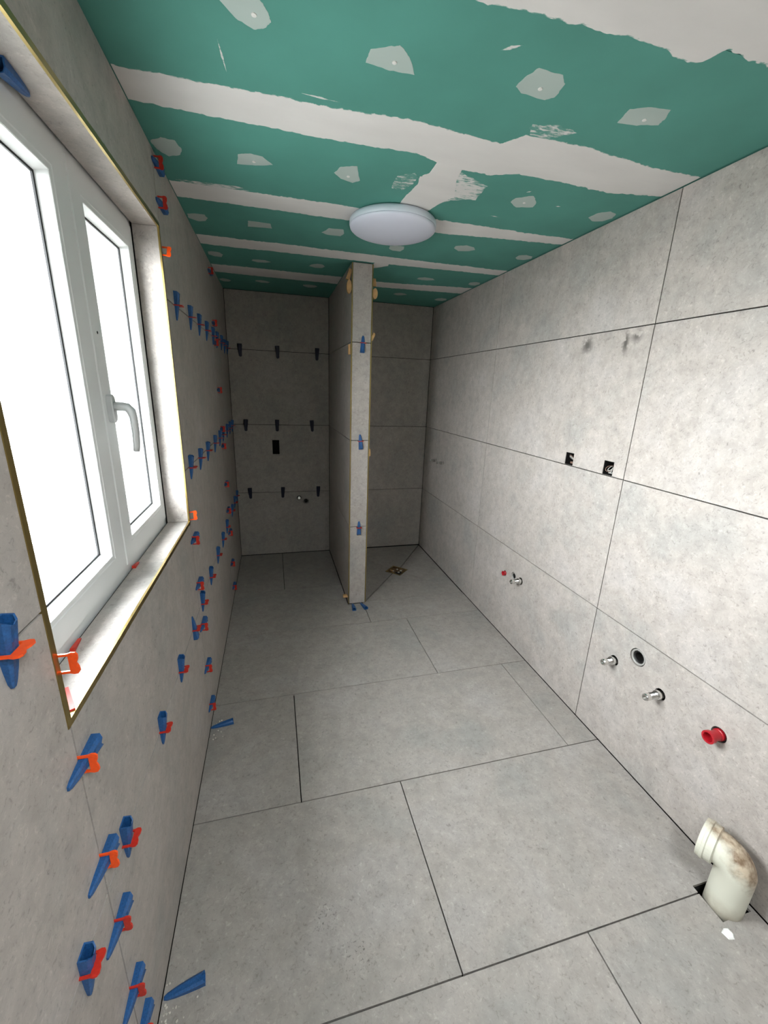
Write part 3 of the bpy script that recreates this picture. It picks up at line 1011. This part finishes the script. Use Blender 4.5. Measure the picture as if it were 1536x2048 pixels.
# ---- wooden shims stuck at the partition edges
def shim(loc, size, label, rounded=False, rot=0):
    bm = bmesh.new()
    sx, sy, sz = size
    if rounded:
        pts = [(math.cos(t), math.sin(t)) for t in [2 * math.pi * i / 14 for i in range(14)]]
        loft(bm, [[(x * sx / 2, -sy / 2, z * sz / 2) for x, z in pts], [(x * sx / 2, sy / 2, z * sz / 2) for x, z in pts]])
    else:
        loft(bm, [[(-sx / 2, -sy / 2, -sz / 2), (sx / 2, -sy / 2, -sz / 2), (sx / 2, sy / 2, -sz / 2), (-sx / 2, sy / 2, -sz / 2)],
                  [(-sx / 2, -sy / 2, sz / 2), (sx / 2 * .6, -sy / 2, sz / 2), (sx / 2 * .6, sy / 2, sz / 2), (-sx / 2, sy / 2, sz / 2)]])
    o = mk('wood_shim', bm, M['wood'])
    o.location = loc
    o.rotation_euler = (0, rot, 0)
    return tag(o, label, 'shim', 'wooden shims on the partition')


shim((PX0 - .016, PY + .012, 2.105), (.030, .02, .075), 'large rounded wooden shim at the upper left edge of the partition', True)
shim((PX0 - .012, PY + .03, 2.175), (.022, .02, .06), 'dark upper wooden shim on the left partition edge near the ceiling', False, .35)
shim((PX1 + .016, PY + .012, 2.080), (.032, .02, .060), 'round wooden shim at the upper right edge of the partition', True)
shim((PX1 + .014, PY + .03, 2.145), (.026, .02, .04), 'small wooden shim above the round one on the right partition edge')
shim((PX1 + .010, PY + .012, 1.838), (.018, .02, .045), 'slanted wooden shim beside the top blue wedge of the partition', False, .5)
shim((PX0 - .010, PY + .012, 1.757), (.014, .02, .058), 'narrow wooden shim below the upper joint on the left partition edge')
shim((PX1 + .007, PY + .012, 1.12), (.011, .02, .045), 'thin wooden shim halfway down the right partition edge')
shim((PX0 - .020, PY + .014, .063), (.036, .02, .018), 'wooden block near the floor at the left partition edge')

# ---- shower drain
dg = empty('shower_drain', (DC.x, DC.y, DC.z), 'square brass shower drain without grate in the mitred floor', 'drain')
rt = math.sqrt(.5)
def rsq(r, z):
    return [(0, -r, z), (r, 0, z), (0, r, z), (-r, 0, z)]
bm = bmesh.new()
a, b = dr - .004, dr - .016
loops = [rsq(a, -.012), rsq(a, .0012), rsq(b, .0012), rsq(b, -.012)]
vs_ = [[bm.verts.new(p) for p in l] for l in loops]
for l, k in zip(vs_, vs_[1:] + vs_[:1]):
    for i in range(4):
        bm.faces.new((l[i], l[(i + 1) % 4], k[(i + 1) % 4], k[i]))
mk('drain_frame', bm, M['gold'], dg)
bm = bmesh.new()
vs_ = [[bm.verts.new(p) for p in l] for l in (rsq(b, -.001), rsq(b - .004, -.0135))]
for i in range(4):
    bm.faces.new((vs_[0][i], vs_[0][(i + 1) % 4], vs_[1][(i + 1) % 4], vs_[1][i]))
bm.faces.new(vs_[1])
mk('drain_basin', bm, M['drain_in'], dg, recalc=False)
bm = bmesh.new()
lathe(bm, [(.030, -.0134), (.030, -.0095), (.022, -.0095), (.022, -.0130)], (.01, -.03, 0), (0, 0, 1), 20, False, True)
mk('drain_outlet', bm, M['rubber'], dg)
drn = random.Random(3)
for i in range(7):
    bm = bmesh.new()
    x, y = drn.uniform(-.045, .045), drn.uniform(-.02, .05)
    r = drn.uniform(.006, .013)
    lathe(bm, [(r, 0), (r * .8, .005), (r * .3, .008)], (x, y, -.0134), (drn.uniform(-.3, .3), drn.uniform(-.3, .3), 1), 7)
    mk('rubble', bm, M['wood'] if i % 2 else M['crumb'], dg)

# ---- waste pipe elbow at the right wall
pp = empty('waste_pipe', (1.325, .588, -.02), 'dirty cream plastic waste pipe elbow rising from the floor cut out', 'pipe')


def pipe_mat():
    mt, nt, b = new_mat('dirty_pvc')
    N, L = nt.nodes, nt.links
    geo = N.new('ShaderNodeNewGeometry')
    tc = N.new('ShaderNodeTexCoord')
    n = N.new('ShaderNodeTexNoise'); n.inputs['Scale'].default_value = 16; n.inputs['Detail'].default_value = 7; n.inputs['Roughness'].default_value = .65
    L.new(tc.outputs['Object'], n.inputs['Vector'])
    # dust cement on the bend's outer side (object space)
    sx = N.new('ShaderNodeVectorMath'); sx.operation = 'DOT_PRODUCT'
    sx.inputs[1].default_value = (5.5, -5.5, 7.0)
    L.new(tc.outputs['Object'], sx.inputs[0])
    ad = N.new('ShaderNodeMath'); ad.operation = 'ADD'
    L.new(n.outputs['Fac'], ad.inputs[0]); L.new(sx.outputs['Value'], ad.inputs[1])
    mr = N.new('ShaderNodeMapRange'); mr.inputs[1].default_value = 1.62; mr.inputs[2].default_value = 2.0
    L.new(ad.outputs[0], mr.inputs[0])
    n2 = N.new('ShaderNodeTexNoise'); n2.inputs['Scale'].default_value = 45; n2.inputs['Detail'].default_value = 6
    L.new(tc.outputs['Object'], n2.inputs['Vector'])
    r = N.new('ShaderNodeValToRGB')
    r.color_ramp.elements[0].position = .38; r.color_ramp.elements[1].position = .66
    r.color_ramp.elements[0].color = lin(118, 96, 74); r.color_ramp.elements[1].color = lin(190, 174, 152)
    L.new(n2.outputs['Fac'], r.inputs[0])
    x = N.new('ShaderNodeMix'); x.data_type = 'RGBA'
    L.new(mr.outputs[0], x.inputs[0]); x.inputs[6].default_value = lin(206, 205, 190); L.new(r.outputs[0], x.inputs[7])
    # scuffed collar at floor level
    sp = N.new('ShaderNodeSeparateXYZ'); L.new(tc.outputs['Object'], sp.inputs[0])
    m3 = N.new('ShaderNodeMath'); m3.operation = 'MULTIPLY_ADD'; m3.inputs[1].default_value = -12; m3.inputs[2].default_value = .95
    L.new(sp.outputs['Z'], m3.inputs[0])
    m4 = N.new('ShaderNodeMath'); m4.operation = 'MULTIPLY'; L.new(m3.outputs[0], m4.inputs[0]); L.new(n2.outputs['Fac'], m4.inputs[1]); m4.use_clamp = True
    y = N.new('ShaderNodeMix'); y.data_type = 'RGBA'
    L.new(m4.outputs[0], y.inputs[0]); L.new(x.outputs[2], y.inputs[6]); y.inputs[7].default_value = lin(120, 96, 70)
    L.new(y.outputs[2], b.inputs['Base Color'])
    b.inputs['Roughness'].default_value = .5
    bp = N.new('ShaderNodeBump'); bp.inputs['Strength'].default_value = .5; bp.inputs['Distance'].default_value = .003
    mu = N.new('ShaderNodeMath'); mu.operation = 'MULTIPLY'; L.new(mr.outputs[0], mu.inputs[0]); L.new(n2.outputs['Fac'], mu.inputs[1])
    L.new(mu.outputs[0], bp.inputs['Height']); L.new(bp.outputs['Normal'], b.inputs['Normal'])
    return mt


M['pipe'] = pipe_mat()
pd = Vector((-.37, .93, 0)).normalized()
RB, ZB = .048, .155
path = [Vector((0, 0, -.10)), Vector((0, 0, .05)), Vector((0, 0, .12)), Vector((0, 0, ZB))]
for i in range(1, 9):
    t = i / 8 * math.radians(98)
    path.append(Vector((0, 0, ZB)) + pd * (RB * (1 - math.cos(t))) + Vector((0, 0, RB * math.sin(t))))
td = (path[-1] - path[-2]).normalized()
path.append(path[-1] + td * .004)
bm = bmesh.new()
tube(bm, path, [.050] * 4 + [.0515] * 8 + [.052], 32, True)
mk('elbow', bm, M['pipe'], pp, smooth=True)
bm = bmesh.new()
lathe(bm, [(.050, -.006), (.0590, -.002), (.0595, .016), (.0625, .019), (.0625, .026), (.0605, .028), (.0605, .036), (.059, .038), (.052, .038), (.052, .002)], path[-1], td, 36, False, True)
mk('socket_end', bm, M['pipe'], pp, smooth=False)

# chipped flake by the pipe
bm = bmesh.new()
fp = [(1.245, .537), (1.262, .543), (1.275, .540), (1.278, .525), (1.268, .514), (1.250, .518)]
loft(bm, [[(x - 1.26, y - .53, .0) for x, y in fp], [((x - 1.26) * .8, (y - .53) * .8, .003) for x, y in fp]])
o = mk('plaster_flake', bm, M['spot'])
o.location = (1.256, .524, .0003)
tag(o, 'small white plaster flake on the floor beside the waste pipe', 'flake')

# mortar crumbs at the near floor wedge
bm = bmesh.new()
r2 = random.Random(8)
for i in range(46):
    x = XL + .006 + abs(r2.gauss(0, .035)); y = r2.uniform(.70, .80) if i < 34 else r2.uniform(1.60, 1.72)
    r = r2.uniform(.001, .0038)
    lathe(bm, [(r, 0), (r * 1.1, r * .6), (r * .4, r * 1.2)], (x, y, .0001), (r2.uniform(-.3, .3), r2.uniform(-.3, .3), 1), 5)
o = mk('mortar_crumbs', bm, M['crumb'])
tag(o, 'scattered mortar crumbs along the foot of the left wall', 'crumbs', kind='stuff')

# ---- pipe stubs on the right wall
GV = 'pipe stubs on the right wall'


def stub(y, z, ln, label, big=True):
    o = empty('pipe_stub', (XR, y, z), label, 'pipe stub', GV)
    k = 1.0 if big else .72
    bm = bmesh.new()
    lathe(bm, [(.0165 * k, -.05), (.0165 * k, .008), (.0178 * k, .009), (.0178 * k, .018), (.0145 * k, .0195)], (0, 0, 0), (-1, 0, 0), 18)
    mk('wall_fitting', bm, M['chrome'], o)
    bm = bmesh.new()
    prof = [(.0118 * k, .016)]
    t = .019
    while t < ln - .024:
        prof += [(.0118 * k, t), (.0132 * k, t + .0012), (.0118 * k, t + .0024)]
        t += .0026
    prof += [(.0105 * k, ln - .022), (.0142 * k, ln - .020), (.0142 * k, ln - .004), (.012 * k, ln), (.008 * k, ln), (.008 * k, ln - .006)]
    lathe(bm, prof, (0, 0, 0), (-1, 0, 0), 18)
    mk('threaded_nipple', bm, M['chrome'], o)
    return o


stub(3.45, .933, .060, 'farther of the two small chrome shower stubs on the right wall', False)
stub(3.28, .937, .060, 'nearer of the two small chrome shower stubs on the right wall', False)
stub(1.975, .448, .066, 'chrome pipe stub beside the small red cap on the right wall')
stub(1.233, .425, .062, 'chrome pipe stub left of the round drain outlet on the right wall')
stub(1.005, .435, .074, 'chrome pipe stub between drain outlet and large red cap')


def redcap(y, z, r, ln, label):
    o = empty('pipe_plug', (XR, y, z), label, 'plug', 'red pipe plugs on the right wall')
    bm = bmesh.new()
    lathe(bm, [(r * .92, -.03), (r * .92, .004), (r * .8, .006), (r * .78, ln * .7), (r * .98, ln * .75), (r, ln), (r * .72, ln), (r * .55, ln * .45)], (0, 0, 0), (-1, 0, 0), 22)
    mk('cap', bm, M['redcap'], o)
    bm = bmesh.new()
    lathe(bm, [(r * 1.15, -.04), (r * 1.15, -.006), (r * .93, -.006), (r * .93, -.04)], (0, 0, 0), (-1, 0, 0), 22, False, False)
    mk('sleeve', bm, M['rubber'], o)


redcap(2.148, .421, .015, .016, 'small red plug next to the chrome stub in mid wall')
redcap(.784, .457, .0215, .048, 'large red plug in the right wall near the waste pipe')


def outlet(y, z, r, label, plane='right', xx=0):
    loc = (XR, y, z) if plane == 'right' else (xx, YB, z)
    d = (-1, 0, 0) if plane == 'right' else (0, -1, 0)
    o = empty('drain_outlet', loc, label, 'outlet')
    bm = bmesh.new()
    lathe(bm, [(r * .90, -.09), (r * .90, -.003), (r * .80, -.002), (r * .72, -.004), (r * .70, -.09)], (0, 0, 0), d, 26, True, False)
    mk('sleeve', bm, M['greypvc'], o)
    bm = bmesh.new()
    lathe(bm, [(r * .69, -.05), (r * .69, -.008), (r * .60, -.006), (r * .52, -.010), (r * .46, -.045), (.001, -.046)], (0, 0, 0), d, 26, False, True)
    mk('seal', bm, M['rubber'], o)


outlet(1.130, .513, .037, 'round waste outlet with black seal in the right wall')
outlet(2.052, .445, .024, 'small dark round outlet above a chrome stub in the right wall')
outlet(0, .508, .027, 'dark round waste outlet low on the far wall', 'back', .263)
o = empty('pipe_stub', (.201, YB, .538), 'small chrome pipe end beside the round outlet on the far wall', 'pipe stub')
bm = bmesh.new()
lathe(bm, [(.017, -.05), (.017, .006), (.013, .008), (.009, .008), (.009, .03), (.006, .031), (.0055, .012)], (0, 0, 0), (0, -1, 0), 18)
mk('wall_fitting', bm, M['chrome'], o)

# ---- socket boxes
def backbox(name, plane, rect, label, n, group, two=False):
    u0, u1, v0, v1 = rect
    o = empty(name, plane((u0 + u1) / 2, v0, 0), label, 'socket box', group)
    base = Vector(plane((u0 + u1) / 2, v0, 0))
    def q(u, v, w): return tuple(Vector(plane(u, v, w)) - base)
    bm = bmesh.new()
    e_ = .0004
    lo = [[(u0 + k, v0 + k), (u1 - k, v0 + k), (u1 - k, v1 - k), (u0 + k, v1 - k)] for k in (e_, .0025)]
    A = [bm.verts.new(q(u, v, -.002)) for u, v in lo[0]]
    B = [bm.verts.new(q(u, v, -.002)) for u, v in lo[1]]
    C = [bm.verts.new(q(u, v, -.048)) for u, v in lo[1]]
    D = [bm.verts.new(q(u, v, -.050)) for u, v in lo[0]]
    for a_, b_ in ((A, B), (B, C), (D, A)):
        for i in range(4):
            bm.faces.new((a_[i], a_[(i + 1) % 4], b_[(i + 1) % 4], b_[i]))
    bm.faces.new(C); bm.faces.new(D[::-1])
    mk('box', bm, M['black_box'], o)
    uc, vc = (u0 + u1) / 2, (v0 + v1) / 2
    rr_ = random.Random(n)
    for i in range(n):
        a0 = rr_.uniform(0, 6.28)
        pts = []
        for k in range(9):
            t = k / 8
            a_ = a0 + t * 4.2
            R_ = .006 + .013 * math.sin(t * 3.1)
            pts.append(q(uc + .004 + R_ * math.cos(a_), vc + (i - 1) * .006 + R_ * math.sin(a_), -.042 + .036 * math.sin(t * 3.1)))
        bm = bmesh.new()
        tube(bm, pts, .0016, 6)
        mk('cable', bm, M[('cable_w', 'copper', 'cable_w')[i % 3]], o, smooth=True)
    bm = bmesh.new()
    b0 = [(u0 + .003, v0 + .003), (u1 - .003, v0 + .003), (u1 - .003, v0 + .012), (u0 + .003, v0 + .012)]
    loft(bm, [[q(u, v, -.04) for u, v in b0], [q(u, v, -.03) for u, v in b0]])
    if n:
        mk('terminal', bm, M['copper'] if n == 2 else M['greypvc'], o)
    else:
        bm.free()


GS = 'open socket boxes above the middle joint of the right wall'
backbox('socket_box', P_right, SOCK_R[0], 'open black socket box with loose wires, left of the two on the right wall', 2, GS)
backbox('socket_box', P_right, SOCK_R[1], 'open black socket box with coiled cable beside the upright joint', 3, GS)
backbox('socket_box', P_back, BOX_B[0], 'tall empty black socket box in the far wall', 0, None)
